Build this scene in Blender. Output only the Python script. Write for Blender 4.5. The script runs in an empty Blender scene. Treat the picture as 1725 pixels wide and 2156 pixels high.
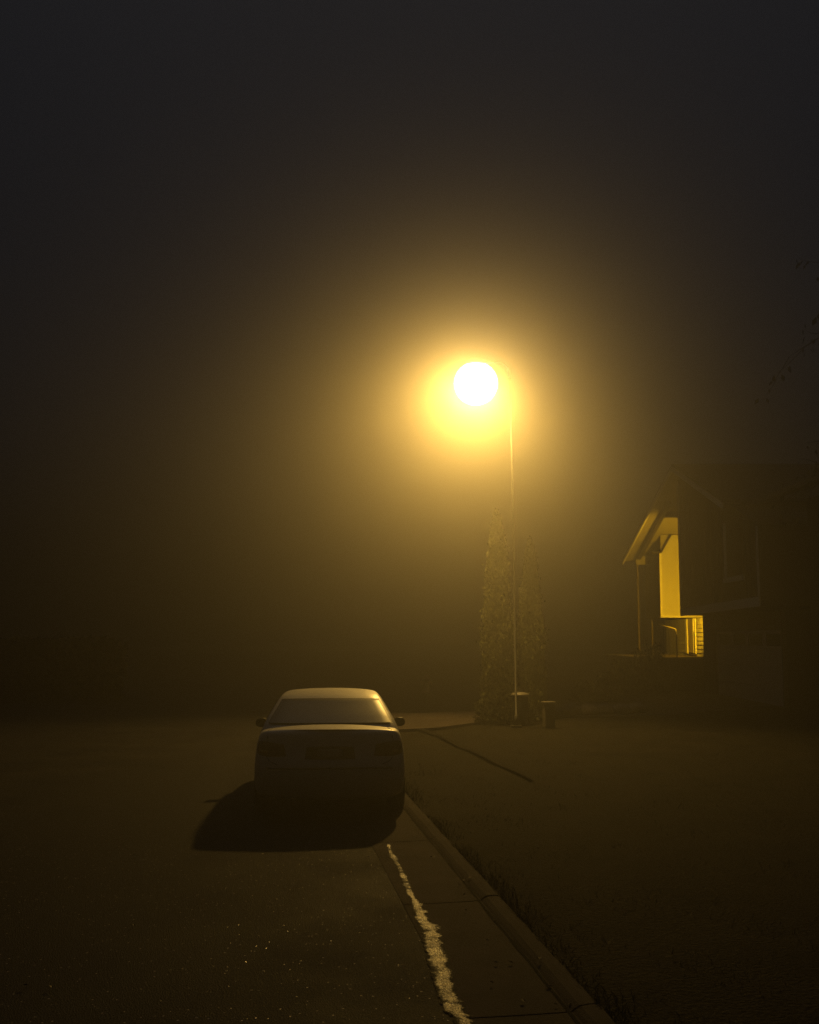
import bpy, bmesh, math, random
from mathutils import Vector, Matrix, noise
R = math.radians
sc = bpy.context.scene
col = sc.collection
random.seed(7)

# ------------------------------------------------------------------ helpers
def link(o, parent=None):
    col.objects.link(o)
    if parent is not None:
        o.parent = parent
    return o

def obj(name, bm, m, parent=None, smooth=False, sub=0, bevel=0.0, autosm=None):
    me = bpy.data.meshes.new(name)
    bmesh.ops.recalc_face_normals(bm, faces=bm.faces)
    bm.to_mesh(me); bm.free()
    if m is not None:
        me.materials.append(m)
    if smooth:
        for p in me.polygons: p.use_smooth = True
    o = bpy.data.objects.new(name, me)
    link(o, parent)
    if bevel:
        b = o.modifiers.new('Bevel', 'BEVEL'); b.width = bevel; b.segments = 2; b.limit_method = 'ANGLE'
    if sub:
        s = o.modifiers.new('Subdivision', 'SUBSURF'); s.levels = sub; s.render_levels = sub
    return o

def tag(o, label=None, cat=None, group=None, kind=None):
    if label: o['label'] = label
    if cat: o['category'] = cat
    if group: o['group'] = group
    if kind: o['kind'] = kind
    return o

def thing(name, label, cat, loc=(0, 0, 0), rz=0.0, group=None):
    o = bpy.data.objects.new(name, None)
    o.empty_display_size = 0.2
    link(o); o.location = loc; o.rotation_euler = (0, 0, rz)
    return tag(o, label, cat, group)

def box(bm, x0, x1, y0, y1, z0, z1):
    v = [bm.verts.new(p) for p in ((x0,y0,z0),(x1,y0,z0),(x1,y1,z0),(x0,y1,z0),(x0,y0,z1),(x1,y0,z1),(x1,y1,z1),(x0,y1,z1))]
    for f in ((3,2,1,0),(4,5,6,7),(0,1,5,4),(1,2,6,5),(2,3,7,6),(3,0,4,7)):
        bm.faces.new([v[i] for i in f])
    return v

def boxes(*bs):
    bm = bmesh.new()
    for b in bs: box(bm, *b)
    return bm

def tube(bm, pts, radii, n=10, cap=True):
    rings = []
    pts = [Vector(p) for p in pts]
    if not hasattr(radii, '__len__'): radii = [radii]*len(pts)
    for i, p in enumerate(pts):
        a = pts[max(i-1,0)]; b = pts[min(i+1,len(pts)-1)]
        t = (b-a).normalized()
        ref = Vector((0,0,1)) if abs(t.z) < .9 else Vector((1,0,0))
        u = t.cross(ref).normalized(); w = t.cross(u).normalized()
        rings.append([bm.verts.new(p + (u*math.cos(2*math.pi*k/n) + w*math.sin(2*math.pi*k/n))*radii[i]) for k in range(n)])
    for a, b in zip(rings, rings[1:]):
        for k in range(n):
            bm.faces.new((a[k], a[(k+1)%n], b[(k+1)%n], b[k]))
    if cap:
        bm.faces.new(rings[0][::-1]); bm.faces.new(rings[-1])
    return bm

def lathe(bm, prof, n=24, axis='z', c=(0,0,0)):
    rings = []
    c = Vector(c)
    for r, h in prof:
        ring = []
        for k in range(n):
            a = 2*math.pi*k/n
            if axis == 'z': p = Vector((r*math.cos(a), r*math.sin(a), h))
            else: p = Vector((h, r*math.cos(a), r*math.sin(a)))
            ring.append(bm.verts.new(c+p))
        rings.append(ring)
    for a, b in zip(rings, rings[1:]):
        for k in range(n):
            bm.faces.new((a[k], a[(k+1)%n], b[(k+1)%n], b[k]))
    bm.faces.new(rings[0][::-1]); bm.faces.new(rings[-1])
    return bm

def poly(bm, pts):
    return bm.faces.new([bm.verts.new(p) for p in pts])

# ------------------------------------------------------------------ camera
CAMZ, F = 2.13, 2300.0          # focal length in units of a 1725 px wide picture
PITCH = math.atan(257/F)
cd = bpy.data.cameras.new('Camera'); cam = bpy.data.objects.new('Camera', cd); link(cam)
cd.sensor_fit = 'HORIZONTAL'; cd.sensor_width = 36; cd.lens = F/1725*36
cd.clip_start = .05; cd.clip_end = 2000
cam.location = (0, 0, CAMZ); cam.rotation_euler = (R(90)+PITCH, 0, 0)
sc.camera = cam

# ------------------------------------------------------------------ materials
def nt(name):
    m = bpy.data.materials.new(name); m.use_nodes = True
    t = m.node_tree
    b = t.nodes['Principled BSDF']
    return m, t, b

def N(t, kind, **kw):
    n = t.nodes.new(kind)
    for k, v in kw.items():
        if k in n.inputs: n.inputs[k].default_value = v
        else: setattr(n, k, v)
    return n

def ramp(t, fac, stops):
    r = t.nodes.new('ShaderNodeValToRGB')
    e = r.color_ramp.elements
    while len(e) > 1: e.remove(e[-1])
    e[0].position = stops[0][0]; e[0].color = (*stops[0][1], 1)
    for p, c in stops[1:]:
        q = e.new(p); q.color = (*c, 1)
    t.links.new(fac, r.inputs[0])
    return r.outputs[0]

def g3(v): return (v, v, v)

def mat(name, c1, c2=None, scale=3.0, rough=.6, bump=0.0, bscale=40.0, metal=0.0, spec=.5, stretch=None, bdist=.01):
    m, t, b = nt(name)
    b.inputs['Roughness'].default_value = rough
    b.inputs['Metallic'].default_value = metal
    b.inputs['Specular IOR Level'].default_value = spec
    tc = N(t, 'ShaderNodeTexCoord')
    src = tc.outputs['Object']
    if stretch:
        mp = N(t, 'ShaderNodeMapping'); mp.inputs['Scale'].default_value = stretch
        t.links.new(src, mp.inputs[0]); src = mp.outputs[0]
    n1 = N(t, 'ShaderNodeTexNoise', Scale=scale, Detail=6.0, Roughness=.6)
    t.links.new(src, n1.inputs['Vector'])
    c2 = c2 or tuple(c*.75 for c in c1)
    t.links.new(ramp(t, n1.outputs[0], [(.32, c2), (.68, c1)]), b.inputs['Base Color'])
    if bump:
        n2 = N(t, 'ShaderNodeTexNoise', Scale=bscale, Detail=4.0)
        t.links.new(src, n2.inputs['Vector'])
        bp = N(t, 'ShaderNodeBump', Strength=bump, Distance=bdist)
        t.links.new(n2.outputs[0], bp.inputs['Height']); t.links.new(bp.outputs[0], b.inputs['Normal'])
    return m

def asphalt():
    m, t, b = nt('wet_asphalt')
    tc = N(t, 'ShaderNodeTexCoord'); src = tc.outputs['Object']
    big = N(t, 'ShaderNodeTexNoise', Scale=.9, Detail=7.0, Roughness=.68); t.links.new(src, big.inputs['Vector'])
    grit = N(t, 'ShaderNodeTexVoronoi', Scale=95.0); t.links.new(src, grit.inputs['Vector'])
    base = ramp(t, big.outputs[0], [(.3, (.013,.0125,.012)), (.7, (.031,.029,.028))])
    # scattered pale aggregate chips
    ch = N(t, 'ShaderNodeTexVoronoi', Scale=42.0); t.links.new(src, ch.inputs['Vector'])
    sep = N(t, 'ShaderNodeSeparateColor'); t.links.new(ch.outputs['Color'], sep.inputs[0])
    pick = N(t, 'ShaderNodeMath', operation='GREATER_THAN'); t.links.new(sep.outputs[0], pick.inputs[0]); pick.inputs[1].default_value = .945
    near = N(t, 'ShaderNodeMath', operation='LESS_THAN'); t.links.new(ch.outputs['Distance'], near.inputs[0]); near.inputs[1].default_value = .27
    mul = N(t, 'ShaderNodeMath', operation='MULTIPLY'); t.links.new(pick.outputs[0], mul.inputs[0]); t.links.new(near.outputs[0], mul.inputs[1])
    mx = N(t, 'ShaderNodeMix', data_type='RGBA')
    t.links.new(mul.outputs[0], mx.inputs[0]); t.links.new(base, mx.inputs[6]); mx.inputs[7].default_value = (.62,.56,.44,1)
    t.links.new(mx.outputs[2], b.inputs['Base Color'])
    rr = ramp(t, big.outputs[0], [(.3, g3(.72)), (.7, g3(.9))])
    mr = N(t, 'ShaderNodeMix', data_type='RGBA'); t.links.new(mul.outputs[0], mr.inputs[0]); t.links.new(rr, mr.inputs[6]); mr.inputs[7].default_value = (.22,.22,.22,1)
    t.links.new(mr.outputs[2], b.inputs['Roughness'])
    ms = N(t, 'ShaderNodeMath', operation='MULTIPLY_ADD'); t.links.new(mul.outputs[0], ms.inputs[0]); ms.inputs[1].default_value = .5; ms.inputs[2].default_value = .12
    t.links.new(ms.outputs[0], b.inputs['Specular IOR Level'])
    bp = N(t, 'ShaderNodeBump', Strength=.8, Distance=.006); t.links.new(grit.outputs['Distance'], bp.inputs['Height'])
    t.links.new(bp.outputs[0], b.inputs['Normal'])
    return m

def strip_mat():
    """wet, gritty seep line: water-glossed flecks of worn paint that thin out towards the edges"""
    m, t, b = nt('wet_gold_glint')
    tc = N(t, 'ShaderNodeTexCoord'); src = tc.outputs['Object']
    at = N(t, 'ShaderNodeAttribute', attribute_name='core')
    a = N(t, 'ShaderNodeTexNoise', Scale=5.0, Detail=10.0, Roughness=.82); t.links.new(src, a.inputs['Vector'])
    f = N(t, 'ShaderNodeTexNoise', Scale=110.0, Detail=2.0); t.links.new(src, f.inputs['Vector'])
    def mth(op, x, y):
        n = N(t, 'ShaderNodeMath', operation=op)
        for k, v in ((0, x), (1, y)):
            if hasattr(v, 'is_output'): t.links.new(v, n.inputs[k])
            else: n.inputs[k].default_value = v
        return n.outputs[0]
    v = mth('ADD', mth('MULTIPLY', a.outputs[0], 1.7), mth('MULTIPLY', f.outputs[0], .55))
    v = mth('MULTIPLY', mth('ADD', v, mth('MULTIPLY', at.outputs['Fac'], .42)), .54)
    t.links.new(ramp(t, v, [(.69, (.022,.020,.018)), (.79, (.15,.12,.085)), (.93, (.56,.37,.13))]), b.inputs['Base Color'])  # gold tone puts the lamp's reflection on the wet strip into the colour
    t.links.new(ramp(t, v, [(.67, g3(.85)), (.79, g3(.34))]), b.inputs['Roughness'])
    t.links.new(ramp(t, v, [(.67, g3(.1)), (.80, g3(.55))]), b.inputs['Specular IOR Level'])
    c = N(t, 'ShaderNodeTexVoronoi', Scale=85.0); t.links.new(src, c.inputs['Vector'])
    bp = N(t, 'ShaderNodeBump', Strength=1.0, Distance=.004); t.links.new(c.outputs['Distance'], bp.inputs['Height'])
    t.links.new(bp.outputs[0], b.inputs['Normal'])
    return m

def globe(name, c, s):
    m = bpy.data.materials.new(name); m.use_nodes = True
    t = m.node_tree; t.nodes.clear()
    e = N(t, 'ShaderNodeEmission'); e.inputs[0].default_value = (*c, 1); e.inputs[1].default_value = s
    tr = N(t, 'ShaderNodeBsdfTransparent'); ad = N(t, 'ShaderNodeAddShader')
    t.links.new(e.outputs[0], ad.inputs[0]); t.links.new(tr.outputs[0], ad.inputs[1])
    o = N(t, 'ShaderNodeOutputMaterial'); t.links.new(ad.outputs[0], o.inputs[0])
    return m

def emit(name, c, s):
    m = bpy.data.materials.new(name); m.use_nodes = True
    t = m.node_tree; t.nodes.clear()
    e = N(t, 'ShaderNodeEmission'); e.inputs[0].default_value = (*c, 1); e.inputs[1].default_value = s
    o = N(t, 'ShaderNodeOutputMaterial'); t.links.new(e.outputs[0], o.inputs[0])
    return m

M = dict(
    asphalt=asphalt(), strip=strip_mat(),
    lawn=mat('lawn_soil', (.023,.020,.014), (.009,.0085,.006), scale=1.6, rough=.95, bump=1.0, bscale=35, spec=.1, bdist=.05),
    grass=mat('grass_blades', (.024,.024,.013), (.012,.013,.007), scale=2.5, rough=.7, spec=.25),
    concrete=mat('weathered_concrete', (.064,.051,.043), (.030,.025,.022), scale=2.2, rough=.9, bump=.6, bscale=60, spec=.1),
    joint=mat('tar_joint', (.012,.012,.010), rough=.95, spec=.05),
    paint=mat('silver_car_paint', (.60,.575,.51), (.56,.54,.48), scale=1.5, rough=.42, metal=.2, bump=.02, bscale=400),
    glass=mat('dewy_car_glass', (.030,.032,.032), (.020,.021,.021), scale=9, rough=.31, bump=.10, bscale=260, spec=1.0, bdist=.002),
    rubber=mat('black_rubber', (.022,.022,.022), rough=.8),
    trim=mat('dark_trim', (.03,.03,.03), rough=.5),
    alloy=mat('wheel_alloy', (.38,.38,.38), rough=.35, metal=.8),
    redlens=mat('red_tail_lens', (.07,.006,.005), rough=.18, spec=.7),
    amber=mat('amber_lens', (.25,.11,.015), rough=.2, spec=.7),
    plate=mat('licence_plate', (.22,.22,.21), rough=.5),
    chrome=mat('chrome', (.6,.6,.6), rough=.2, metal=1.0),
    steel=mat('galvanised_steel', (.038,.037,.035), (.026,.026,.025), scale=8, rough=.5, metal=.25, stretch=(1,1,.15)),
    housing=mat('grey_lamp_housing', (.18,.18,.18), rough=.5),
    siding=mat('pale_lap_siding', (.62,.60,.52), (.54,.52,.45), scale=4, rough=.75, bump=.15, bscale=50, stretch=(1,.2,2)),
    dsiding=mat('dark_brown_siding', (.050,.041,.036), (.036,.030,.027), scale=5, rough=.85, bump=.25, bscale=30, stretch=(1,4,.3)),
    whitetrim=mat('white_house_trim', (.78,.76,.70), (.70,.68,.62), scale=6, rough=.6),
    dtrim=mat('tan_house_trim', (.12,.095,.070), (.09,.072,.054), scale=5, rough=.75),
    beam=mat('dark_stained_timber', (.035,.026,.02), (.022,.017,.013), scale=8, rough=.75),
    soffit=mat('pale_soffit_boards', (.30,.28,.23), (.24,.225,.19), scale=5, rough=.85, stretch=(1,.2,1)),
    roof=mat('asphalt_shingles', (.045,.042,.040), (.025,.024,.023), scale=9, rough=.95, bump=.8, bscale=25),
    winglass=mat('dark_window_glass', (.008,.009,.010), rough=.3, spec=.15),
    door=mat('painted_door', (.60,.52,.36), (.52,.45,.31), scale=5, rough=.5, stretch=(3,3,.3)),
    garage=mat('garage_door_paint', (.55,.45,.42), (.48,.39,.37), scale=3, rough=.7),
    bark=mat('tree_bark', (.07,.055,.04), (.035,.028,.02), scale=14, rough=.95, bump=1, bscale=20, stretch=(1,1,.25), bdist=.03),
    cedar=mat('arborvitae_foliage', (.10,.105,.030), (.050,.055,.017), scale=1.3, rough=.75, spec=.25),
    shrub=mat('dark_shrub_foliage', (.035,.037,.017), (.015,.017,.008), scale=3, rough=.8, spec=.2),
    leafdk=mat('dark_leaves', (.02,.022,.012), (.012,.013,.008), scale=3, rough=.8, spec=.2),
    stone=mat('landscape_stone', (.20,.17,.145), (.12,.10,.09), scale=5, rough=.9, bump=.7, bscale=14, bdist=.03),
    edgeshade=mat('edging_shadow', (.011,.0105,.008), rough=.95, spec=.05),
    deadleaf=mat('dead_leaves', (.12,.085,.045), (.05,.035,.02), scale=9, rough=.6),
    bin=mat('dark_green_plastic', (.035,.045,.035), rough=.5),
    pedestal=mat('beige_painted_metal', (.13,.12,.095), rough=.55),
    hydrant=mat('pale_hydrant_paint', (.42,.32,.22), rough=.55),
    iron=mat('painted_iron_rail', (.20,.18,.15), rough=.5),
    lens=globe('lamp_glare_glow', (1.0,.88,.62), 3.2),  # oversized, its glow imitates the lamp's glare and adds spill on the house
    porchglass=emit('glowing_porch_bulb', (1.0,.80,.45), 3.0),
)

# ------------------------------------------------------------------ haze, sky
def haze():
    bm = boxes((-150, 150, -40, 170, -1.2, 16))
    m = bpy.data.materials.new('night_fog'); m.use_nodes = True
    t = m.node_tree; t.nodes.clear()
    v = N(t, 'ShaderNodeVolumePrincipled')
    v.inputs['Color'].default_value = (.93, .91, .84, 1)
    v.inputs['Density'].default_value = HAZE
    v.inputs['Anisotropy'].default_value = ANISO
    o = N(t, 'ShaderNodeOutputMaterial'); t.links.new(v.outputs[0], o.inputs['Volume'])
    h = obj('haze', bm, m)
    tag(h, kind='stuff', label='thick night fog filling the whole street')
HAZE, ANISO = .0215, .90
haze()

w = bpy.data.worlds.new('World'); sc.world = w; w.use_nodes = True
t = w.node_tree
sky = N(t, 'ShaderNodeTexSky'); sky.sky_type = 'NISHITA'; sky.sun_disc = False
sky.sun_elevation = R(72); sky.sun_rotation = R(0); sky.air_density = .7; sky.dust_density = 7.0; sky.ozone_density = .6
tint = N(t, 'ShaderNodeMix', data_type='RGBA', blend_type='MULTIPLY'); tint.inputs[0].default_value = 1.0
t.links.new(sky.outputs[0], tint.inputs[6]); tint.inputs[7].default_value = (.97, 1.0, 1.06, 1)
t.links.new(tint.outputs[2], t.nodes['Background'].inputs[0])
t.nodes['Background'].inputs[1].default_value = .0025

def lamp(name, kind, loc, energy, color, **kw):
    l = bpy.data.lights.new(name, kind); l.energy = energy; l.color = color
    for k, v in kw.items(): setattr(l, k, v)
    o = bpy.data.objects.new(name, l); link(o); o.location = loc
    return o
def aim(o, d):
    o.rotation_euler = Vector(d).to_track_quat('-Z', 'Y').to_euler()

moon = lamp('sun', 'SUN', (0, -20, 30), .012, (.86, .93, 1.0), angle=R(70))
aim(moon, (0, -math.cos(R(72)), -math.sin(R(72))))

# ------------------------------------------------------------------ ground
def sheet(name, pts, z, m, kind='structure', thick=0):
    bm = bmesh.new(); poly(bm, [(x, y, z) for x, y in pts])
    if thick:
        r = bmesh.ops.extrude_face_region(bm, geom=bm.faces[:])
        for v in r['geom']:
            if isinstance(v, bmesh.types.BMVert): v.co.z -= thick
    return tag(obj(name, bm, m), kind=kind)

sheet('ground', [(-140,-35),(140,-35),(140,160),(-140,160)], -.02, M['lawn'])
# road axis leans a few degrees to the left of the view
RD = Vector((-.135, 1)).normalized(); RN = Vector((RD.y, -RD.x))
def rp(s, o):                    # s along the road, o to the right of the asphalt edge
    p = Vector((1.106, 0)) + RD*s + RN*o
    return (p.x, p.y)
sheet('road', [rp(-34, -9.5), rp(-34, .06), rp(150, .06), rp(150, -9.5)], 0.0, M['asphalt'])

def gutter():
    bm = bmesh.new()
    # concrete gutter pan in cast lengths with open joints, and a low rolled kerb
    s = -30.0
    prof = [(.05, .0035), (.30, .004), (.60, .010), (.672, .016), (.690, .030), (.72, .046), (.77, .052), (.82, .050), (.835, -.02)]
    while s < 60:
        L = 2.6; n = 9; prev = None; lift = random.uniform(-.003, .006); shift = random.uniform(-.008, .008)
        for k in range(n):
            ss = s+.010+(L-.020)*k/(n-1); row = []
            for q, (o, z) in enumerate(prof):
                nz = noise.noise(Vector((ss*2.3, o*7, 2))); ch = max(0, noise.noise(Vector((ss*5, 3, 9)))-.32)
                if 3 <= q <= 7: z2 = z+lift+.004*nz-.05*ch*(q in (5, 6)); o2 = o+shift+.006*nz+.05*ch*(q in (4, 5))
                else: z2, o2 = z+.0012*(nz+1)*(q < 3), o
                row.append(bm.verts.new((*rp(ss, o2), z2)))
            if prev:
                for q in range(len(prof)-1): bm.faces.new((prev[q], prev[q+1], row[q+1], row[q]))
            prev = row
        s += L
    return tag(obj('kerb', bm, M['concrete'], bevel=0), kind='structure')
gutter()
# tarred seam in the gutter
bm = bmesh.new(); prev = None
for i in range(120):
    s = -2 + i*.25; o = .655 + .012*noise.noise(Vector((s*1.7, 3, 0))); wd = .008 + .010*abs(noise.noise(Vector((s*3, 9, 0))))
    q = [bm.verts.new((*rp(s, o-wd), .0165)), bm.verts.new((*rp(s, o+wd), .0195))]
    if prev: bm.faces.new((prev[0], prev[1], q[1], q[0]))
    prev = q
tag(obj('gutter_seam', bm, M['joint']), kind='structure')

# verge: lawn raised behind the kerb, gently uneven
def verge():
    bm = bmesh.new(); rows = []
    for i in range(110):
        s = -20 + i*.9; row = []
        for k in range(46):
            o = .825 + (k/45)**1.7*60
            z = .040 + min(o-.825, 8)*.008 + .025*noise.noise(Vector((s*.7, o*.7, 1)))*min(1, (o-.8)*2)
            row.append(bm.verts.new((*rp(s, o), z)))
        rows.append(row)
    for a, b in zip(rows, rows[1:]):
        for k in range(45): bm.faces.new((a[k], a[k+1], b[k+1], b[k]))
    return tag(obj('lawn', bm, M['lawn'], smooth=True), kind='structure')
verge()

def grass():
    bm = bmesh.new()
    for i in range(30000):
        s = 3 + 27*random.random()**1.4; o = .83 + 7.5*random.random()**2.2
        if noise.noise(Vector((s*1.1, o*1.6, 3))) + .35*noise.noise(Vector((s*4, o*4, 8))) < random.uniform(-.1, .5)-(.5 if o < 1.0 else 0): continue
        x, y = rp(s, o); h = random.uniform(.02, .06)*(1.3 if o < 1.0 else 1); a = random.uniform(0, 6.28)
        z = .035 + min(o-.825, 8)*.008
        dx, dy = math.cos(a)*.004, math.sin(a)*.004; l = random.uniform(0, .08); b = random.uniform(0, 6.28)
        poly(bm, [(x-dx, y-dy, z), (x+dx, y+dy, z), (x+math.cos(b)*l, y+math.sin(b)*l, z+h)])
    tag(obj('grass', bm, M['grass']), label='damp grass on the verge beside the kerb', kind='stuff')
grass()

# wet strip along the asphalt edge with the lamp's glint painted on (outline on the ground, in metres)
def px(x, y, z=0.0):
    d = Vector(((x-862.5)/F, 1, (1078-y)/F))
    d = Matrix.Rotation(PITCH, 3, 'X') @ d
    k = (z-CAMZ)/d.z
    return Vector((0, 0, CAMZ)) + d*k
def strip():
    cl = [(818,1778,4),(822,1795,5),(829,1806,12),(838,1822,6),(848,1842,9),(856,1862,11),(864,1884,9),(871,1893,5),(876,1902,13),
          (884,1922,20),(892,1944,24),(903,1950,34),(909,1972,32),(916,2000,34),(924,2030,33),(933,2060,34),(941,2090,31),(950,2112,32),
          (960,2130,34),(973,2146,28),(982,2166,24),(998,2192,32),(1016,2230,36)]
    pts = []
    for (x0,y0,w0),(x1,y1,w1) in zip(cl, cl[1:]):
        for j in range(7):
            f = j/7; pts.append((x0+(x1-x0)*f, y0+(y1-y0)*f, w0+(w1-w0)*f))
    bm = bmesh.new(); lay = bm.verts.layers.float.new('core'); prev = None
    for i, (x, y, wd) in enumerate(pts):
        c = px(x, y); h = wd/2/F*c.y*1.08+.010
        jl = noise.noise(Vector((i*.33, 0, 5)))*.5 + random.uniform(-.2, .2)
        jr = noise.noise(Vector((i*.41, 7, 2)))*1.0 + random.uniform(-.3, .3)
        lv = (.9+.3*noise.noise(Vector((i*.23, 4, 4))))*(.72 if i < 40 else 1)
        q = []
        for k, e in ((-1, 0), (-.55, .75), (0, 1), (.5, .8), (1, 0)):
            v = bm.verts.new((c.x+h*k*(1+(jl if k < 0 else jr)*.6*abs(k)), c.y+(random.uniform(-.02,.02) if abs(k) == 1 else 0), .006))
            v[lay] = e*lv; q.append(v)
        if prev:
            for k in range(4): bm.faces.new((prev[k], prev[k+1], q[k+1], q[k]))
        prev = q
    return tag(obj('wet_glint_strip', bm, M['strip']), kind='structure')
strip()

# paved apron, walk and driveway
sheet('driveway', [(-1.2,23.1),(-.3,23.5),(.6,24.0),(1.2,24.9),(1.62,25.6),(1.85,26.3),(2.1,27.0),(4.2,27.3),(6.5,27.6),(9.6,30.7),(10.39,30.8),(10.39,37.6),(8.0,36.0),(5.2,33.2),(3.4,30.6),(1.7,29.2),(.4,28.4),(-1.9,28.5)], .118, M['concrete'], thick=.16)
def edging():  # dark strip: shadow along the lawn edge put into the colour
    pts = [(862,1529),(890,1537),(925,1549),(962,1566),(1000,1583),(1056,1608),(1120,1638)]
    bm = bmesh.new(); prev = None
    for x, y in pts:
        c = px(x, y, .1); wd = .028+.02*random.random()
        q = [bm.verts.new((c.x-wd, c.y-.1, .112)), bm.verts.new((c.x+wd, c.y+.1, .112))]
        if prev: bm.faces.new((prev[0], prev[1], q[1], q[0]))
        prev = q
    return tag(obj('edging_shadow_strip', bm, M['edgeshade']), kind='structure')
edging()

# ------------------------------------------------------------------ car
def make_car():
    car = thing('parked_car', 'silver saloon car parked at the kerb under the street lamp, seen from behind', 'car', (-.91, 12.75, .004), R(4.0))
    # ---- lower body
    W = .885
    def sec(y, w, zs, zd, zb=.20, ext=0.0):
        return [(w-.10, y+ext, zb), (w-.015, y+ext*.6, zb+.12), (w, y, .48), (w, y, .62), (w-.012, y, .76), (w-.045, y, zs-.05), (w-.085, y, zs-.012), (w-.15, y, zs+.008), (w*.45, y, zd), (0, y, zd+.008)]
    rows = []
    rear = [(.70,.09,.24),(.76,.035,.34),(.79,.0,.48),(.79,.005,.62),(.775,.055,.75),(.755,.085,.90),(.735,.10,.99),(.70,.135,1.018),(.40,.105,1.030),(0,.095,1.034)]
    rows.append([(x*.5, y-.05, z) for x, y, z in rear])
    rows.append(rear)
    rows.append([(.80,.16,.21),(.855,.12,.33),(.87,.09,.48),(.868,.10,.63),(.858,.14,.77),(.835,.165,.91),(.80,.18,.99),(.745,.19,1.023),(.42,.18,1.040),(0,.17,1.044)])
    rows.append(sec(.32, .882, 1.0, 1.046))
    rows.append(sec(.62, W, 1.005, 1.05))
    rows.append(sec(1.1, W, 1.0, 1.03, zb=.19))
    rows.append(sec(2.0, W+.003, .97, .98, zb=.18))
    rows.append(sec(3.0, W, .925, .95, zb=.18))
    rows.append(sec(3.5, W-.01, .90, .945, zb=.18))
    rows.append(sec(4.1, W-.04, .82, .87, zb=.20))
    rows.append(sec(4.38, W-.14, .70, .76, zb=.22))
    rows.append([(x*.8, 4.50, max(.24, min(z, .66))) for x, y, z in sec(4.5, W-.2, .66, .68)])
    rows.append([(x*.4, 4.54, max(.26, min(z, .64))) for x, y, z in sec(4.5, W-.2, .66, .68)])
    bm = bmesh.new(); n = len(rear); g = []
    for r in rows:
        g.append(([bm.verts.new((x, y, z)) for x, y, z in r], [bm.verts.new((-x, y, z)) for x, y, z in r]))
    # rear centre line and front centre line
    for s in (0, 1):
        for a, b in zip(g, g[1:]):
            for i in range(n-1):
                bm.faces.new((a[s][i], a[s][i+1], b[s][i+1], b[s][i]))
    # close back and front between mirrored halves
    for gi in (0, -1):
        for i in range(n-1):
            bm.faces.new((g[gi][0][i], g[gi][0][i+1], g[gi][1][i+1], g[gi][1][i]))
    # floor
    for a, b in zip(g, g[1:]):
        bm.faces.new((a[0][0], b[0][0], b[1][0], a[1][0]))
    bmesh.ops.remove_doubles(bm, verts=bm.verts, dist=.0005)
    body = obj('body', bm, M['paint'], car, smooth=True, sub=2)
    # ---- greenhouse
    LV = [(.92,.845,.46,3.50,.16,.07),(1.05,.80,.58,3.22,.16,.075),(1.15,.745,.78,2.98,.15,.075),(1.32,.645,1.17,2.58,.14,.065),(1.352,.605,1.27,2.47,.14,.055),(1.375,.53,1.40,2.34,.13,.045),(1.392,.42,1.52,2.18,.12,.03),(1.400,.22,1.72,2.0,.08,.0)]
    NE, NC = 10, 5
    def ring(L):
        z, w, yr, yf, r, bow = L
        P = []
        def corner(cx, cy, a0):
            for k in range(NC):
                a = a0 + (math.pi/2)*k/(NC-1); P.append((cx+r*math.cos(a), cy+r*math.sin(a)))
        def edge(a, b):
            for k in range(1, NE): f = k/NE; P.append((a[0]+(b[0]-a[0])*f, a[1]+(b[1]-a[1])*f))
        corner(-w+r, yr+r, math.pi); edge((-w+r, yr), (w-r, yr)); corner(w-r, yr+r, -math.pi/2); edge((w, yr+r), (w, yf-r))
        corner(w-r, yf-r, 0); edge((w-r, yf), (-w+r, yf)); corner(-w+r, yf-r, math.pi/2); edge((-w, yf-r), (-w, yr+r))
        ym = (yr+yf)/2; out = []
        for x, y in P:
            k = max(0, 1-(x/w)**2)
            f = (ym-y)/(ym-yr)
            y2 = y - bow*k*f
            q = max(0, 1-((y-ym)/(yf-yr)*2)**2)
            zz = z + (.012*k if z > 1.25 else 0)
            out.append(Vector((x*(1+.012*q), y2, zz)))
        return out
    RG = [ring(L) for L in LV]
    bm = bmesh.new()
    V = [[bm.verts.new(p) for p in r] for r in RG]
    nn = len(V[0])
    for a, b in zip(V, V[1:]):
        for k in range(nn): bm.faces.new((a[k], a[(k+1)%nn], b[(k+1)%nn], b[k]))
    bm.faces.new(V[-1])
    obj('roof', bm, M['paint'], car, smooth=True, sub=1)
    # glass patches between belt (level 1) and roof edge (level 3)
    def at(u, v):     # u: index along ring, v in 0..2 from level 1 to 3
        def at_level(l):
            i = int(math.floor(u)) % nn; f = u-math.floor(u)
            return RG[l][i].lerp(RG[l][(i+1) % nn], f)
        l = 1+int(min(v, 1.999)); f = v-int(min(v, 1.999))
        return at_level(l).lerp(at_level(l+1), f)
    def patch(name, u0, u1, v0, v1, off, m, shear=None, nu=16, nv=6):
        bm = bmesh.new(); G = []
        for j in range(nv+1):
            row = []
            for i in range(nu+1):
                fu = i/nu; fv = j/nv
                u = u0+(u1-u0)*fu; v = v0+(v1-v0)*fv
                if shear: u += shear(fu, fv)
                p = at(u, v); e = .05
                nrm = (at(u+e, v)-at(u-e, v)).cross(at(u, v+.02)-at(u, v-.02)).normalized()
                row.append(bm.verts.new(p+nrm*off))
            G.append(row)
        for a, b in zip(G, G[1:]):
            for i in range(nu): bm.faces.new((a[i], a[i+1], b[i+1], b[i]))
        return obj(name, bm, m, car, smooth=True)
    i0 = NC-1
    patch('rear_window_seal', i0-1.9, i0+NE+1.9, .07, 1.97, .004, M['trim'])
    patch('rear_window', i0-1.55, i0+NE+1.55, .11, 1.82, .008, M['glass'])
    s0 = i0+NE+NC-1
    patch('side_window', s0+1.6, s0+NE-.9, .15, 1.8, .006, M['glass'])
    f0 = s0+NE+NC-1
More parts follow.
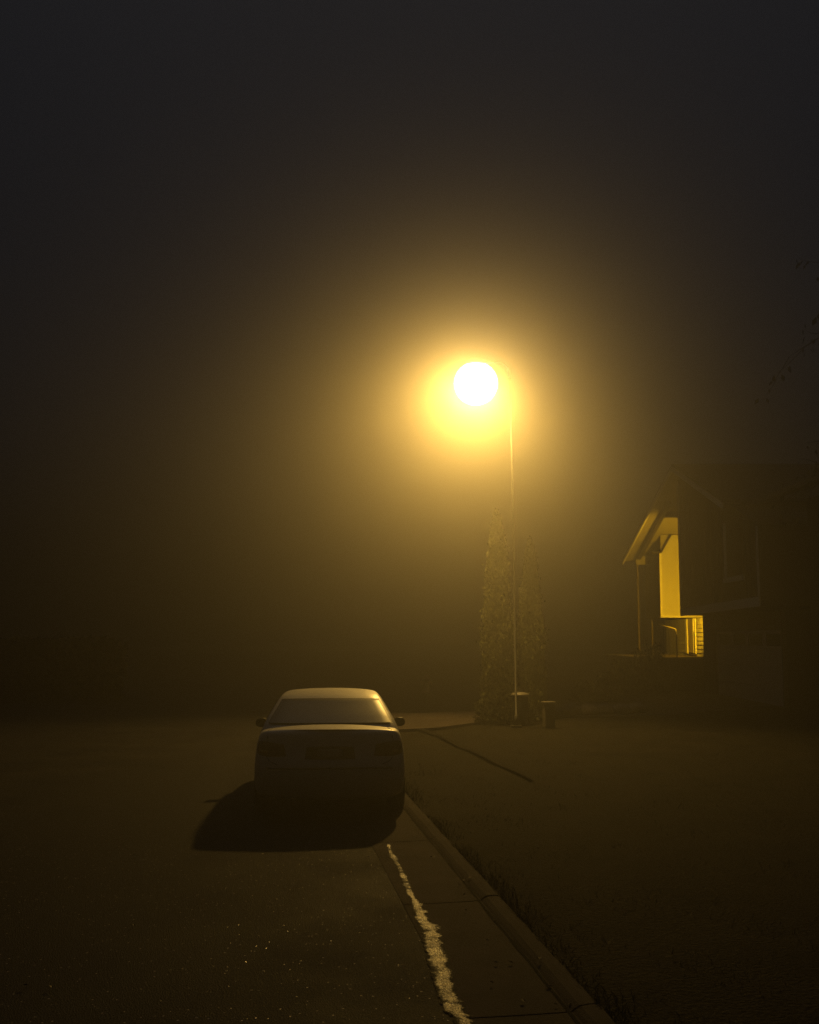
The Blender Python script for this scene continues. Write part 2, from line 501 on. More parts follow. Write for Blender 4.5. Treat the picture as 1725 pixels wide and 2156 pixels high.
    patch('windscreen', f0-1.5, f0+NE+1.5, .1, 1.85, .006, M['glass'])
    l0 = f0+NE+NC-1
    patch('side_window', l0+.9, l0+NE-1.6, .15, 1.8, .006, M['glass'])
    # ---- furniture on the back, laid onto the finished body surface
    from mathutils.bvhtree import BVHTree
    dg = bpy.context.evaluated_depsgraph_get(); dg.update()
    ev = body.evaluated_get(dg); me = ev.to_mesh()
    bv = BVHTree.FromPolygons([v.co.copy() for v in me.vertices], [tuple(p.vertices) for p in me.polygons]); ev.to_mesh_clear()
    def hit(x, z, off, d=(0, 1, 0), o=None):
        h = bv.ray_cast(Vector(o or (x, -1.5, z)), Vector(d))
        if h[0] is None: return None
        return h[0]+h[1]*(off if h[1].dot(Vector(d)) < 0 else -off)
    def rear_patch(name, outline, off, m, parent, nu=12, nv=6):
        """grid between a lower and an upper polyline (x,z), draped on the tail"""
        lo, hi = outline
        def at(pl, f):
            f *= len(pl)-1; i = min(int(f), len(pl)-2); f -= i
            return (pl[i][0]+(pl[i+1][0]-pl[i][0])*f, pl[i][1]+(pl[i+1][1]-pl[i][1])*f)
        bm = bmesh.new(); G = []
        for j in range(nv+1):
            row = []
            for i in range(nu+1):
                a = at(lo, i/nu); b = at(hi, i/nu); x = a[0]+(b[0]-a[0])*j/nv; z = a[1]+(b[1]-a[1])*j/nv
                edge = min(i, nu-i, j, nv-j) == 0
                p = hit(x, z, .0005 if edge else off)
                row.append(bm.verts.new(p if p else Vector((x, .25, z))))
            G.append(row)
        for a, b in zip(G, G[1:]):
            for i in range(nu): bm.faces.new((a[i], a[i+1], b[i+1], b[i]))
        return obj(name, bm, m, parent, smooth=True)
    for sx in (-1, 1):
        tl = rear_patch('tail_light', ([(sx*.50,.735),(sx*.66,.725),(sx*.80,.74),(sx*.845,.77)], [(sx*.53,.865),(sx*.66,.885),(sx*.78,.90),(sx*.825,.89)]), .012, M['redlens'], car)
        rear_patch('indicator', ([(sx*.70,.755),(sx*.80,.765)], [(sx*.70,.80),(sx*.80,.81)]), .016, M['amber'], tl, 6, 4)
        bm = bmesh.new()
        pts = [hit(sx*x, z, .001) for x, z in ((.60,.64),(.69,.68),(.735,.74),(.735,.85),(.72,.95))]
        pts += [hit(0, 0, .001, (0,0,-1), (sx*x, y, 2)) for x, y in ((.715,.17),(.70,.30),(.68,.45))]
        tube(bm, [p for p in pts if p], .004, n=6)
        obj('boot_seam', bm, M['trim'], car)
    rear_patch('plate_recess', ([(-.29,.70),(0,.695),(.29,.70)], [(-.27,.835),(0,.84),(.27,.835)]), .003, M['trim'], car)
    rear_patch('licence_plate', ([(-.152,.715),(.152,.715)], [(-.152,.82),(.152,.82)]), .010, M['plate'], car)
    bm = bmesh.new(); pts = [hit(x*.12, .60, .002) for x in range(-6, 7)]
    tube(bm, [p for p in pts if p], .009, n=8)
    obj('bumper_strip', bm, M['trim'], car)
    bm = bmesh.new(); tube(bm, [(-.42,.02,.24),(-.42,.2,.24)], .03, n=12)
    obj('exhaust_pipe', bm, M['chrome'], car)
    # mirrors
    for sx in (-1, 1):
        bm = bmesh.new()
        vs = []
        prof = [(.84,2.78,.855),(.90,2.77,.84),(1.00,2.78,.835),(1.045,2.80,.86),(1.05,2.80,.92),(1.02,2.80,.955),(.94,2.80,.965),(.885,2.79,.94),(.85,2.80,.90)]
        f = poly(bm, [(sx*x, y, z) for x, y, z in prof])
        r = bmesh.ops.extrude_face_region(bm, geom=[f])
        c = Vector((sx*.94, 2.9, .90))
        for v in r['geom']:
            if isinstance(v, bmesh.types.BMVert):
                v.co.y += .10; v.co.x = c.x+(v.co.x-c.x)*.75; v.co.z = c.z+(v.co.z-c.z)*.7
        mi = obj('wing_mirror', bm, M['trim'], car, bevel=.012)
        bm = bmesh.new()
        f = poly(bm, [(sx*(.945+(x-.945)*.82), y-.004, .90+(z-.90)*.78) for x, y, z in prof[1:8]])
        obj('mirror_glass', bm, M['winglass'], mi)
    # door seams and handles (sides)
    for sx in (-1, 1):
        for y in (1.62, 2.62):
            bm = bmesh.new(); box(bm, *( (sx*.868, sx*.8885) if sx > 0 else (-.8885, -.868) ), y, y+.008, .30, .90)
            obj('door_seam', bm, M['trim'], car)
        for y in (1.70, 2.45):
            bm = bmesh.new(); tube(bm, [(sx*.87,y,.80),(sx*.905,y+.02,.80),(sx*.905,y+.15,.80),(sx*.87,y+.17,.80)], .012, n=8)
            obj('door_handle', bm, M['paint'], car, smooth=True)
    # wheels
    for y in (.98, 3.62):
        for sx in (-1, 1):
            bm = bmesh.new()
            xo = .80*sx
            lathe(bm, [(.20,-.10),(.29,-.105),(.312,-.07),(.316,0),(.312,.07),(.29,.105),(.20,.10)], n=32, axis='x', c=(xo, y, .312))
            wl = obj('wheel', bm, M['rubber'], car, smooth=True)
            bm = bmesh.new()
            lathe(bm, [(.198,-.02),(.205,.0),(.198,.012),(.17,.0),(.05,.012),(.03,.02)], n=24, axis='x', c=(xo+.095*sx, y, .312))
            obj('rim', bm, M['alloy'], wl, smooth=True)
            bm = bmesh.new()
            tube(bm, [(sx*.70, y+.37*math.cos(a), .312+.37*math.sin(a)) for a in [math.pi*k/12 for k in range(13)]], .012, n=6)
            obj('wheel_arch', bm, M['rubber'], car)
    return car
make_car()

# ------------------------------------------------------------------ street lamp
LX, LY, LZ = 1.52, 24.5, 7.83
def street_lamp():
    t = thing('street_lamp', 'tall thin street lamp glowing yellow in the fog', 'street lamp', (2.36, 24.5, .10))
    bm = bmesh.new()
    tube(bm, [(0,0,0),(0,0,.25),(0,0,.26),(-.02,0,4.5),(-.06,0,7.85)], [.055,.055,.027,.023,.018], n=16)
    p = obj('pole', bm, M['steel'], t, smooth=True)
    bm = boxes((-.12,.12,-.12,.12,-.01,.025)); obj('base_plate', bm, M['steel'], t, bevel=.004)
    bm = bmesh.new()
    tube(bm, [(-.06,0,7.85),(-.09,0,8.06),(-.2,0,8.19),(-.42,0,8.225),(-.60,0,8.225)], [.026,.026,.024,.022,.022], n=12)
    obj('arm', bm, M['steel'], t, smooth=True)
    # flat-bottomed luminaire: closed metal shell above, oversized globe for the lamp's glare below
    bm = bmesh.new(); V = []
    for x, wd, z0, z1 in ((-.50,.04,8.19,8.26),(-.60,.10,8.18,8.28),(-.74,.16,8.17,8.30),(-.92,.16,8.17,8.30),(-1.02,.11,8.17,8.27),(-1.07,.05,8.18,8.23)):
        V.append([bm.verts.new((x, y, z)) for y, z in ((-wd,z0),(-wd*.9,(z0+z1)/2),(-wd*.5,z1-.01),(0,z1),(wd*.5,z1-.01),(wd*.9,(z0+z1)/2),(wd,z0),(0,z0))])
    for a, b in zip(V, V[1:]):
        for k in range(8): bm.faces.new((a[k], a[(k+1)%8], b[(k+1)%8], b[k]))
    bm.faces.new(V[0]); bm.faces.new(V[-1])
    h = obj('lamp_housing', bm, M['housing'], t, smooth=True)
    bm = bmesh.new()
    lathe(bm, [(.03,-.50),(.14,-.48),(.25,-.43),(.35,-.36),(.43,-.25),(.48,-.13),(.50,0),(.48,.13),(.43,.25),(.35,.35),(.25,.42),(.16,.45)], n=32, c=(-.84, 0, 7.73))
    bm.faces.ensure_lookup_table()
    obj('lamp_glare_globe', bm, M['lens'], h, smooth=True)
    return t
street_lamp()
LAMPCOL = (1.0, .58, .115)
sl = lamp('street_lamp_light', 'SPOT', (LX, LY, 7.83), 4200, LAMPCOL, shadow_soft_size=.20, spot_size=R(122), spot_blend=.57)
aim(sl, (-.222, -.405, -.887))

# ------------------------------------------------------------------ house
def lap_wall(X, y0, y1, z0, z1, pitch, depth=.022):
    """lap siding facing -X: each board leans out at its bottom edge"""
    bm = bmesh.new(); z = z0
    while z < z1-.001:
        zt = min(z+pitch, z1)
        a = [bm.verts.new((X-depth, y, z)) for y in (y0, y1)]
        b = [bm.verts.new((X, y, zt)) for y in (y0, y1)]
        c = [bm.verts.new((X, y, z)) for y in (y0, y1)]
        bm.faces.new((a[0], a[1], b[1], b[0])); bm.faces.new((c[0], c[1], a[1], a[0]))
        z = zt
    return bm

XF, XR, XG, XP, XD = 9.8, 9.4, 10.4, 11.1, 11.25
YR, ZR = 38.7, 8.03             # ridge
def roofz(y): return ZR - (.2915*(y-YR) if y > YR else .335*(YR-y))
def house():
    h = thing('house', 'dark split level house with a lit porch beyond the lamp', 'house', (10.4, 36, 0))
    def P(name, bm, m, parent=None, **kw):
        o = obj(name, bm, m, parent or h, **kw)
        if parent is None:
            o.matrix_parent_inverse = Matrix.Translation(h.location).inverted()
        else:
            o.matrix_parent_inverse = Matrix.Translation(h.location).inverted() @ Matrix.Identity(4)
            o.matrix_parent_inverse = Matrix.Identity(4)
        return o
    # upper storey bay over the garage
    bm = bmesh.new()
    zt = lambda y: roofz(y)-.12
    ys = [30.6, 34.0, YR, 39.5]
    zb = lambda y: 2.92 - (y-30.6)/8.9*.13
    fr = []
    for X in (XF, 18.0):
        fr.append(([bm.verts.new((X, y, zb(y))) for y in ys], [bm.verts.new((X, y, zt(y))) for y in ys]))
    for i in range(3):
        bm.faces.new((fr[0][0][i], fr[0][0][i+1], fr[0][1][i+1], fr[0][1][i]))
        bm.faces.new((fr[0][0][i], fr[0][0][i+1], fr[1][0][i+1], fr[1][0][i]))
        bm.faces.new((fr[0][1][i], fr[0][1][i+1], fr[1][1][i+1], fr[1][1][i]))
    for i in (0, 3): bm.faces.new((fr[0][0][i], fr[1][0][i], fr[1][1][i], fr[0][1][i]))
    P('upper_wall', bm, M['dsiding'])
    y = 30.9
    while y < 39.4:
        if not (31.85 < y < 33.95 or 35.85 < y < 37.95):
            P('batten', boxes((XF-.022, XF-.001, y, y+.05, zb(y)+.27, zt(y)-.02)), M['dsiding'])
        y += .42
    bm = bmesh.new()
    v = []
    for X in (XF-.045, XF-.002):
        for y in (30.57, 39.52):
            for dz in (-.02, .25): v.append(bm.verts.new((X, y, zb(y)+dz)))
    for f in ((0,1,3,2),(4,5,7,6),(0,2,6,4),(1,3,7,5),(0,1,5,4),(2,3,7,6)): bm.faces.new([v[i] for i in f])
    P('skirt_board', bm, M['whitetrim'])
    for y in (30.575, 39.44):
        P('corner_board', boxes((XF-.04, XF-.003, y, y+.09, zb(y)+.26, zt(y)-.03)), M['whitetrim'])
    for (y0, y1, tm) in ((32.0, 33.8, 'whitetrim'), (36.0, 37.8, 'dtrim')):
        z0, z1 = 3.85, 5.55
        wf = P('window', boxes((XF-.05,XF-.004,y0-.02,y0+.05,z0,z1),(XF-.052,XF-.004,y0-.02,y1+.02,z1,z1+.06)), M['dtrim'])
        P('frame', boxes((XF-.05,XF-.004,y1-.17,y1+.02,z0,z1-.002)), M[tm], wf)
        P('pane', boxes((XF-.018,XF-.003,y0+.05,y1-.17,z0,z1)), M['winglass'], wf)
        P('sill', boxes((XF-.09,XF-.003,y0-.06,y1+.06,z0-.16,z0-.003)), M[tm], wf)
    # garage below
    P('garage_wall', boxes((XG+.14, 18, 30.72, 39.0, -.05, 2.80)), M['dsiding'])
    P('garage_jamb', boxes((XG+.02,XG+.138,37.4,39.0,-.05,2.78),(XG+.02,XG+.138,30.72,30.82,-.05,2.78),(XG+.02,XG+.138,30.82,37.4,2.26,2.78)), M['dtrim'])
    bm = bmesh.new()
    for k in range(3): box(bm, XG+.06, XG+.136, 30.84, 37.38, .02+k*.56, .02+k*.56+.55)
    gd = P('garage_door', bm, M['garage'], bevel=.012)
    bm = bmesh.new()
    n = 4; wy = (37.38-30.84)/n
    fr_b = [(XG+.06, XG+.136, 30.84, 37.38, 1.70, 1.78), (XG+.06, XG+.136, 30.84, 37.38, 2.14, 2.24)]
    for k in range(n+1):
        yc = 30.84+k*wy; fr_b.append((XG+.061, XG+.135, max(30.84, yc-.14), min(37.38, yc+.14), 1.781, 2.139))
    P('glazed_top_panel', boxes(*fr_b), M['garage'], gd)
    for k in range(n):
        P('pane', boxes((XG+.09, XG+.12, 30.84+k*wy+.141, 30.84+(k+1)*wy-.141, 1.782, 2.138)), M['winglass'], gd)
    # pale end wall of the far wing above the entry, facing the lamp side, its top corner cut by the roof
    YW = 45.0
    bm = bmesh.new(); z = 2.86
    while z < 6.19:
        zt_ = min(z+.13, 6.2)
        xl = lambda q: 10.37 if q < 5.44 else 10.37+(q-5.44)/(6.2-5.44)*.41
        a = [bm.verts.new((xl(z), YW-.014, z)), bm.verts.new((13.5, YW-.014, z))]
        b = [bm.verts.new((xl(zt_), YW, zt_)), bm.verts.new((13.5, YW, zt_))]
        c = [bm.verts.new((xl(z), YW, z)), bm.verts.new((13.5, YW, z))]
        bm.faces.new((a[0], a[1], b[1], b[0])); bm.faces.new((c[0], c[1], a[1], a[0]))
        z = zt_
    P('entry_upper_wall', bm, M['siding'])
    P('far_wing_wall', boxes((10.372, 18, YW+.004, 48.04, 2.87, 5.28)), M['dsiding'])
    P('corner_trim', boxes((10.30, 10.40, YW-.045, YW-.016, 2.80, 5.46)), M['whitetrim'])
    P('base_trim', boxes((10.401, 13.5, YW-.05, YW-.016, 2.80, 2.90)), M['whitetrim'])
    P('overhang_floor', boxes((10.372, XD+.3, YW+.004, 48.04, 2.80, 2.866)), M['beam'])
    P('end_wall', boxes((XD+.01, 18, 48.06, 48.3, -.05, 5.15)), M['dsiding'])
    P('entry_lower_wall', lap_wall(XD, 39.02, 43.1, 1.24, 2.74, .16, .034), M['siding'])
    P('entry_lower_wall', lap_wall(XD, 44.55, 48.1, 1.24, 2.74, .16, .034), M['siding'])
    P('entry_header', boxes((XD-.004, XD+.1, 43.1, 44.55, 2.70, 2.742)), M['whitetrim'])
    P('foundation_wall', boxes((XD-.001, 18, 39.02, 48.05, -.05, 1.20)), M['stone'])
    d = P('front_door', boxes((XD-.01,XD+.04,43.52,44.34,1.40,2.69)), M['door'])
    for c_ in ((XD-.06,XD+.02,44.36,44.70,1.36,2.735),(XD-.06,XD+.02,43.05,43.18,1.36,2.735),(XD-.045,XD+.02,43.42,43.50,1.38,2.735)):
        P('door_casing', boxes(c_), M['whitetrim'], d)
    P('side_light', boxes((XD-.03,XD+.02,43.18,43.42,1.38,2.2)), M['winglass'], d)
    P('threshold', boxes((XD-.12,XD+.02,43.0,44.75,1.30,1.355)), M['beam'], d)
    # roof: two slopes with fascia; pale soffit underneath
    TH = .16
    def slope(name, y0, z0, y1, z1, x0, x1, th, m, dz=0):
        bm = bmesh.new(); v = []
        for X in (x0, x1):
            for y, z in ((y0,z0),(y1,z1)):
                for k in (0, -th): v.append(bm.verts.new((X, y, z+k+dz)))
        for f in ((0,1,3,2),(4,5,7,6),(0,2,6,4),(1,3,7,5),(0,1,5,4),(2,3,7,6)): bm.faces.new([v[i] for i in f])
        return P(name, bm, m)
    rf = slope('roof', 48.1, 5.29+TH, YR, ZR+TH, XR, 18.6, .09, M['roof'])
    slope('roof', 32.6, roofz(32.6)+TH, YR-.002, ZR+TH, XR, 18.6, .09, M['roof'])
    slope('soffit', 48.08, 5.30, YR+.004, ZR+.004, XR+.035, 17.9, .03, M['soffit'], dz=.06)
    slope('soffit', 32.62, roofz(32.62)+.004, YR-.004, ZR+.004, XR+.035, XF+.2, .03, M['soffit'], dz=.06)
    slope('bargeboard', 48.12, 5.283+TH-.095, YR+.001, ZR+TH-.095, XR-.03, XR+.03, .17, M['whitetrim'])
    slope('bargeboard', 32.58, roofz(32.58)+TH-.095, YR-.001, ZR+TH-.095, XR-.03, XR+.03, .17, M['whitetrim'])
    # dark timbers under the porch roof
    slope('facade_beam', 47.2, roofz(47.2)+.02, 41.6, roofz(41.6)+.02, XF+.04, XF+.20, .24, M['beam'])
    P('cross_beam', boxes((XF+.21, 13, 42.55, 42.75, roofz(42.65)-.20, roofz(42.65)+.02)), M['beam'])
    bm = bmesh.new()
    poly(bm, [(10.372,YW-.006,5.45),(10.782,YW-.006,6.205),(10.372,YW-.006,6.205)])
    r = bmesh.ops.extrude_face_region(bm, geom=bm.faces[:])
    for v in r['geom']:
        if isinstance(v, bmesh.types.BMVert): v.co.y += .05
    P('soffit_stand_in', bm, M['soffit'])  # added panel, stands in for lit soffit over the shaded gap
    bm = bmesh.new()
    tube(bm, [(9.98, YW-.03, 5.475),(10.36, YW-.03, 5.475),(10.80, YW-.03, 6.24)], .055, n=4)
    P('wall_plate_beam', bm, M['beam'])
    P('end_beam', boxes((XF+.02, 10.85, 47.25, 47.42, 5.12, roofz(47.4)+.0)), M['soffit'])
    for X in (XF+.05, XF+.62):
        P('porch_post', boxes((X, X+.07, 47.28, 47.38, 1.25, 5.118)), M['dtrim'])
    # porch deck, riser wall, steps, rail
    dk = P('porch_deck', boxes((8.50, XD-.04, 39.56, 48.0, 1.195, 1.27)), M['dtrim'], bevel=.01)
    P('porch_skirt', boxes((8.60, XD-.06, 39.64, 47.9, -.05, 1.193)), M['beam'])
    bm = bmesh.new()
    for k in range(6): box(bm, 8.56-.28*(k+1), 8.50-.28*k, 42.2, 44.2, -.05, 1.19-.19*(k+1))
    P('porch_steps', bm, M['concrete'])
    bm = bmesh.new()
    tube(bm, [(9.96,41.0,1.27),(9.955,41.0,2.21),(9.93,41.0,2.30),(9.86,41.0,2.34),(9.55,41.0,2.42),(9.25,41.0,2.50)], .027, n=10)
    P('handrail', bm, M['iron'], smooth=True)
    for x, zt_ in ((9.68, 2.385), (9.48, 2.435)):
        bm = bmesh.new(); tube(bm, [(x,41.0,1.27),(x,41.0,zt_)], .008, n=6)
        P('baluster', bm, M['iron'])
    # porch light on the end wall of the bay
    bm = bmesh.new(); lathe(bm, [(.02,.0),(.06,.02),(.075,.12),(.05,.16),(.01,.2)], n=12, c=(10.48, 39.66, 2.96))
    pl = P('porch_light', bm, M['porchglass'], smooth=True)
    P('wall_bracket', boxes((10.44,10.52,39.521,39.66,3.14,3.2)), M['housing'], pl)
    # near wing, set back and dark
    P('near_wing_wall', boxes((11.2, 18, 18.0, 30.55, -.05, 5.9)), M['dsiding'])
    bm = bmesh.new()
    v = [bm.verts.new(p) for p in ((9.9,17.5,5.80),(9.9,31.6,5.80),(14.6,31.6,7.3),(14.6,17.5,7.3),(9.9,17.5,5.93),(9.9,31.6,5.93),(14.6,31.6,7.43),(14.6,17.5,7.43))]
    for f in ((0,1,2,3),(4,5,6,7),(0,1,5,4),(1,2,6,5),(2,3,7,6),(3,0,4,7)): bm.faces.new([v[i] for i in f])
    P('near_wing_roof', bm, M['roof'])
    P('gutter', boxes((9.78, 9.895, 17.5, 31.6, 5.80, 5.92)), M['dtrim'])
    return h
house()
pl = lamp('porch_lamp_light', 'SPOT', (10.48, 39.95, 3.02), 2400, (1.0, .52, .008), shadow_soft_size=.05, spot_size=R(104), spot_blend=.55)
aim(pl, (-.06, 1, .13))

# ------------------------------------------------------------------ plants
def leaf_crown(n, fn, size, upright=.7, seed=1):
    rnd = random.Random(seed); bm = bmesh.new()
    for i in range(n):
        p, out = fn(rnd)
        s = size*rnd.uniform(.5, 1.4)
        d = (Vector((rnd.gauss(0,.5), rnd.gauss(0,.5), rnd.gauss(0,.5))) + Vector((0,0,1))*upright + out*.55).normalized()
        sd = d.cross(Vector((rnd.gauss(0,1), rnd.gauss(0,1), rnd.gauss(0,1)))).normalized()*s*.28
        poly(bm, [p-d*s*.5, p+sd, p+d*s*.5, p-sd])
    return bm

def columnar(loc, H, rad, label, seed):
    t = thing('columnar_cedar', label, 'tree', loc, group='columnar evergreens behind the lamp')
    nz = lambda a, z: noise.noise(Vector((math.cos(a)*1.4+seed*3.1, math.sin(a)*1.4, z*.9)))
    rl = random.Random(seed*7)
    leaders = [(0, 0, 1.0, .62)]+[(math.cos(a)*rad*.55, math.sin(a)*rad*.55, rl.uniform(.70, .95), rl.uniform(.42, .58)) for a in [k*1.05+rl.uniform(-.3,.3) for k in range(6)]]
    def fn(r):
        lx, ly, hh, lr = leaders[min(int(r.random()*8.5), 6) if r.random() > .2 else 0]
        z = r.random()**.9*hh
        a = r.uniform(0, 6.283); f = z/hh
        prof = min(1, (1-f)**.42*1.35)*min(1, .75+f*2.0)
        rr = rad*lr*prof*(1+.5*nz(a+lx*9, z*H*1.4))*(r.random()**.4)
        if r.random() < .04: rr *= 1.35
        return Vector((lx*(1-.55*f)+rr*math.cos(a), ly*(1-.55*f)+rr*math.sin(a), .18+z*(H-.2)+.12*nz(a*2, z*5))), Vector((math.cos(a), math.sin(a), 0))*.5
    obj('crown', leaf_crown(34000, fn, .062, 1.6, seed), M['cedar'], t)
    bm = bmesh.new(); tube(bm, [(0,0,-.1),(.02,0,H*.4),(0,.02,H*.86)], [.09,.06,.015], n=8)
    obj('trunk', bm, M['bark'], t)
columnar((2.08, 25.95, .1), 4.95, .46, 'taller columnar evergreen just left of the lamp pole', 3)
columnar((2.92, 26.4, .1), 4.35, .42, 'shorter columnar evergreen just right of the lamp pole', 8)

def shrub(loc, rx, ry, rz, n, label, seed, group=None, size=.12, m='shrub'):
    t = thing('shrub', label, 'shrub', loc, group=group)
    def fn(r):
        v = Vector((r.gauss(0,1), r.gauss(0,1), abs(r.gauss(0,1)))).normalized()
        k = r.random()**.35*(1+.3*noise.noise(v*2.2+Vector((seed*5.3,0,0))))
        return Vector((v.x*rx*k, v.y*ry*k, v.z*rz*k+.05)), v
    obj('foliage', leaf_crown(n, fn, size, .3, seed), M[m], t)
    bm = bmesh.new()
    for k in range(5):
        a = k*1.257; tube(bm, [(0,0,-.05),(rx*.25*math.cos(a), ry*.25*math.sin(a), rz*.4),(rx*.5*math.cos(a), ry*.5*math.sin(a), rz*.75)], [.02,.013,.005], n=5)
    obj('stem', bm, M['bark'], t)
shrub((2.25, 25.6, .08), .80, .55, .75, 4200, 'low dark shrub spreading at the foot of the lamp pole', 11, size=.07)
shrub((8.35, 38.4, 0), .75, .8, 1.75, 2800, 'large dark shrub in front of the porch deck', 12)
shrub((7.2, 37.6, 0), .8, .8, 1.1, 2000, 'rounded shrub left of the porch steps', 13)
shrub((5.6, 33.5, 0), .8, .7, .7, 1500, 'small low shrub on the lawn between lamp and house', 14)

def hedge():
    rnd = random.Random(21); bm = bmesh.new()
    for i in range(9000):
        x = rnd.uniform(-26, -9.5); y = 36+rnd.gauss(0,.5)+.05*(x+15); z = rnd.random()**.7*(1.9+.5*noise.noise(Vector((x*.5,0,0))))
        p = Vector((x+17, y-36, z)); d = Vector((rnd.gauss(0,1), rnd.gauss(0,1), rnd.gauss(0,1))).normalized()
        sd = d.cross(Vector((rnd.gauss(0,1), rnd.gauss(0,1), 1))).normalized()*.12
        poly(bm, [p-d*.2, p+sd, p+d*.2, p-sd])
    t = thing('hedge', 'long dark hedge on the far left side of the road', 'hedge', (-17,36,0))
    obj('foliage', bm, M['leafdk'], t)
hedge()

def bare_tree():
    t = thing('roadside_tree', 'dark tree at the right edge with twigs reaching over the house roof', 'tree', (12.5, 23.5, 0))
    rnd = random.Random(5); bm = bmesh.new(); lv = bmesh.new()
    tube(bm, [(0,0,-.1),(.1,0,2),(0,.1,4.5),(-.1,0,7),(-.05,0,10)], [.22,.18,.14,.10,.03], n=10)
    def branch(p, d, L, r, k):
        pts = [p]; q = p.copy()
        for i in range(4):
            d = (d+Vector((rnd.gauss(0,.16), rnd.gauss(0,.16), rnd.gauss(0,.13)))).normalized()
            q = q+d*L/4; pts.append(q.copy())
        tube(bm, pts, [r*(1-.2*i) for i in range(5)], n=5, cap=False)
        if k:
            for j in range(3):
                pp = pts[rnd.randint(1, 4)]
                branch(pp, (d+Vector((rnd.gauss(0,.6), rnd.gauss(0,.6), rnd.gauss(-.1,.4)))).normalized(), L*.58, r*.5, k-1)
        else:
            for j in range(7):
                c = pts[rnd.randint(1,4)]+Vector((rnd.gauss(0,.08), rnd.gauss(0,.08), rnd.gauss(-.05,.08)))
                dd = Vector((rnd.gauss(0,.5), rnd.gauss(0,.5), -1)).normalized(); s = rnd.uniform(.05,.10)
                sd = dd.cross(Vector((rnd.gauss(0,1),1,0))).normalized()*s*.5
                poly(lv, [c, c+dd*s+sd, c+dd*s*2, c+dd*s-sd])
    for i in range(13):
        z = 5.2+i*.36; a = math.pi+rnd.uniform(-1.3, 1.3)
        branch(Vector((0,0,z)), Vector((math.cos(a), math.sin(a), .15)).normalized(), rnd.uniform(2.2,3.4), .055, 2)
    obj('trunk', bm, M['bark'], t); obj('crown', lv, M['leafdk'], t)
bare_tree()

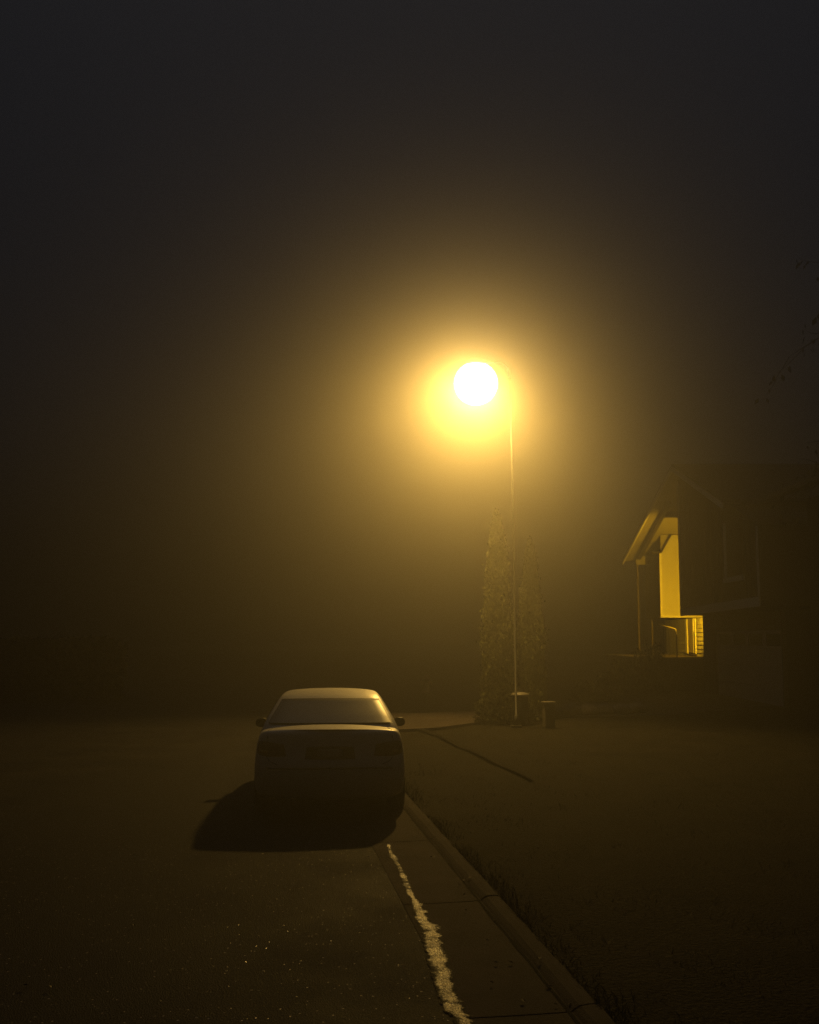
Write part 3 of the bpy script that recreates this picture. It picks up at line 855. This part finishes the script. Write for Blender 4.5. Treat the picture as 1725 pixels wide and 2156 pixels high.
# ------------------------------------------------------------------ small things on the lawn
def bins():
    t = thing('waste_bin', 'dark round bin with a pale lid rim beside the lamp pole', 'bin', (2.50, 25.0, .1))
    bm = bmesh.new(); lathe(bm, [(.15,0),(.17,.05),(.19,.62),(.185,.64)], n=20); obj('body', bm, M['bin'], t, smooth=True)
    bm = bmesh.new(); lathe(bm, [(.205,.642),(.21,.665),(.18,.70),(.06,.725),(.01,.73)], n=20); l = obj('lid', bm, M['pedestal'], t, smooth=True)
    bm = boxes((-.04,.04,-.012,.012,.73,.765)); obj('handle', bm, M['bin'], l, bevel=.006)
    t = thing('utility_pedestal', 'small beige utility pedestal right of the lamp pole', 'utility box', (3.05, 24.3, .1), R(12))
    obj('cabinet', boxes((-.11,.11,-.11,.11,0,.50)), M['pedestal'], t, bevel=.012)
    obj('cap', boxes((-.13,.13,-.13,.13,.503,.56)), M['pedestal'], t, bevel=.015)
    obj('door', boxes((-.09,.09,-.122,-.111,.06,.44)), M['pedestal'], t, bevel=.004)
    t = thing('fire_hydrant', 'small pale fire hydrant far up the verge right of the car', 'hydrant', (.58, 38.0, .1))
    bm = bmesh.new(); lathe(bm, [(.14,0),(.14,.05),(.10,.06),(.10,.46),(.13,.47),(.13,.51),(.11,.56),(.06,.62),(.03,.64),(.03,.69),(.01,.70)], n=18); obj('barrel', bm, M['hydrant'], t, smooth=True)
    for sx in (-1, 1):
        bm = bmesh.new(); lathe(bm, [(.05,.09),(.05,.14),(.06,.145),(.06,.18),(.02,.2)], n=12, axis='x', c=(0,0,.36))
        if sx < 0:
            for v in bm.verts: v.co.x *= -1
        obj('nozzle', bm, M['hydrant'], t)
    # low stone edging of the planting bed
    spots = [(3.6,27.6),(4.05,27.8),(4.5,27.9),(4.95,28.15),(5.4,28.2),(5.85,28.5)]
    labs = ['pale boulder at the near end of the bed edging beside the driveway','rough boulder second from the near end of the bed edging','flat boulder third along the bed edging','squat boulder fourth along the bed edging','rounded boulder fifth along the bed edging','last boulder at the house end of the bed edging']
    for i, ((x, y), lb) in enumerate(zip(spots, labs)):
        bm = bmesh.new(); bmesh.ops.create_icosphere(bm, subdivisions=3, radius=1)
        for v in bm.verts:
            k = 1+.22*noise.noise(v.co*1.3+Vector((i*4.1,0,0)))+.06*noise.noise(v.co*4)
            v.co = Vector((v.co.x*.26*k, v.co.y*.2*k, v.co.z*.17*k+.1))
        o = tag(obj('boulder', bm, M['stone'], smooth=True), lb, 'boulder', 'boulders edging the planting bed'); o.location = (x, y, .1)
bins()
def fallen():
    rnd = random.Random(33); bm = bmesh.new()
    for i in range(70):
        s = 3+rnd.random()**1.3*16; o = rnd.choice((rnd.gauss(.62,.05), rnd.gauss(.62,.05), rnd.uniform(.1,.75), rnd.uniform(-2.5,.1)))
        x, y = rp(s, o); z = .055 if .70 < o < .83 else .022; a = rnd.uniform(0, 6.28); L = rnd.uniform(.012,.028); W_ = L*.42
        c, n = math.cos(a), math.sin(a)
        P_ = [(L,0,.004),(L*.3,W_,.012),(-L*.6,W_*.7,.006),(-L,0,0),(-L*.6,-W_*.7,.010),(L*.3,-W_,.004)]
        poly(bm, [(x+p*c-q*n, y+p*n+q*c, z+h) for p, q, h in P_])
    tag(obj('fallen_leaves', bm, M['deadleaf']), label='small fallen leaves scattered along the gutter', kind='stuff')
fallen()

# ------------------------------------------------------------------ render settings
sc.view_settings.view_transform = 'Standard'; sc.view_settings.look = 'None'
sc.view_settings.gamma = 1; sc.view_settings.use_curve_mapping = False
sc.view_settings.exposure = 0.0
c = sc.cycles
c.volume_bounces = 0; c.max_bounces = 6; c.diffuse_bounces = 2; c.glossy_bounces = 2; c.transmission_bounces = 2
c.use_adaptive_sampling = False
c.sample_clamp_indirect = .3
c.use_denoising = True
try:
    c.denoiser = 'OPENIMAGEDENOISE'; c.denoising_input_passes = 'RGB_ALBEDO_NORMAL'
except Exception: pass
sc.render.dither_intensity = 2.0
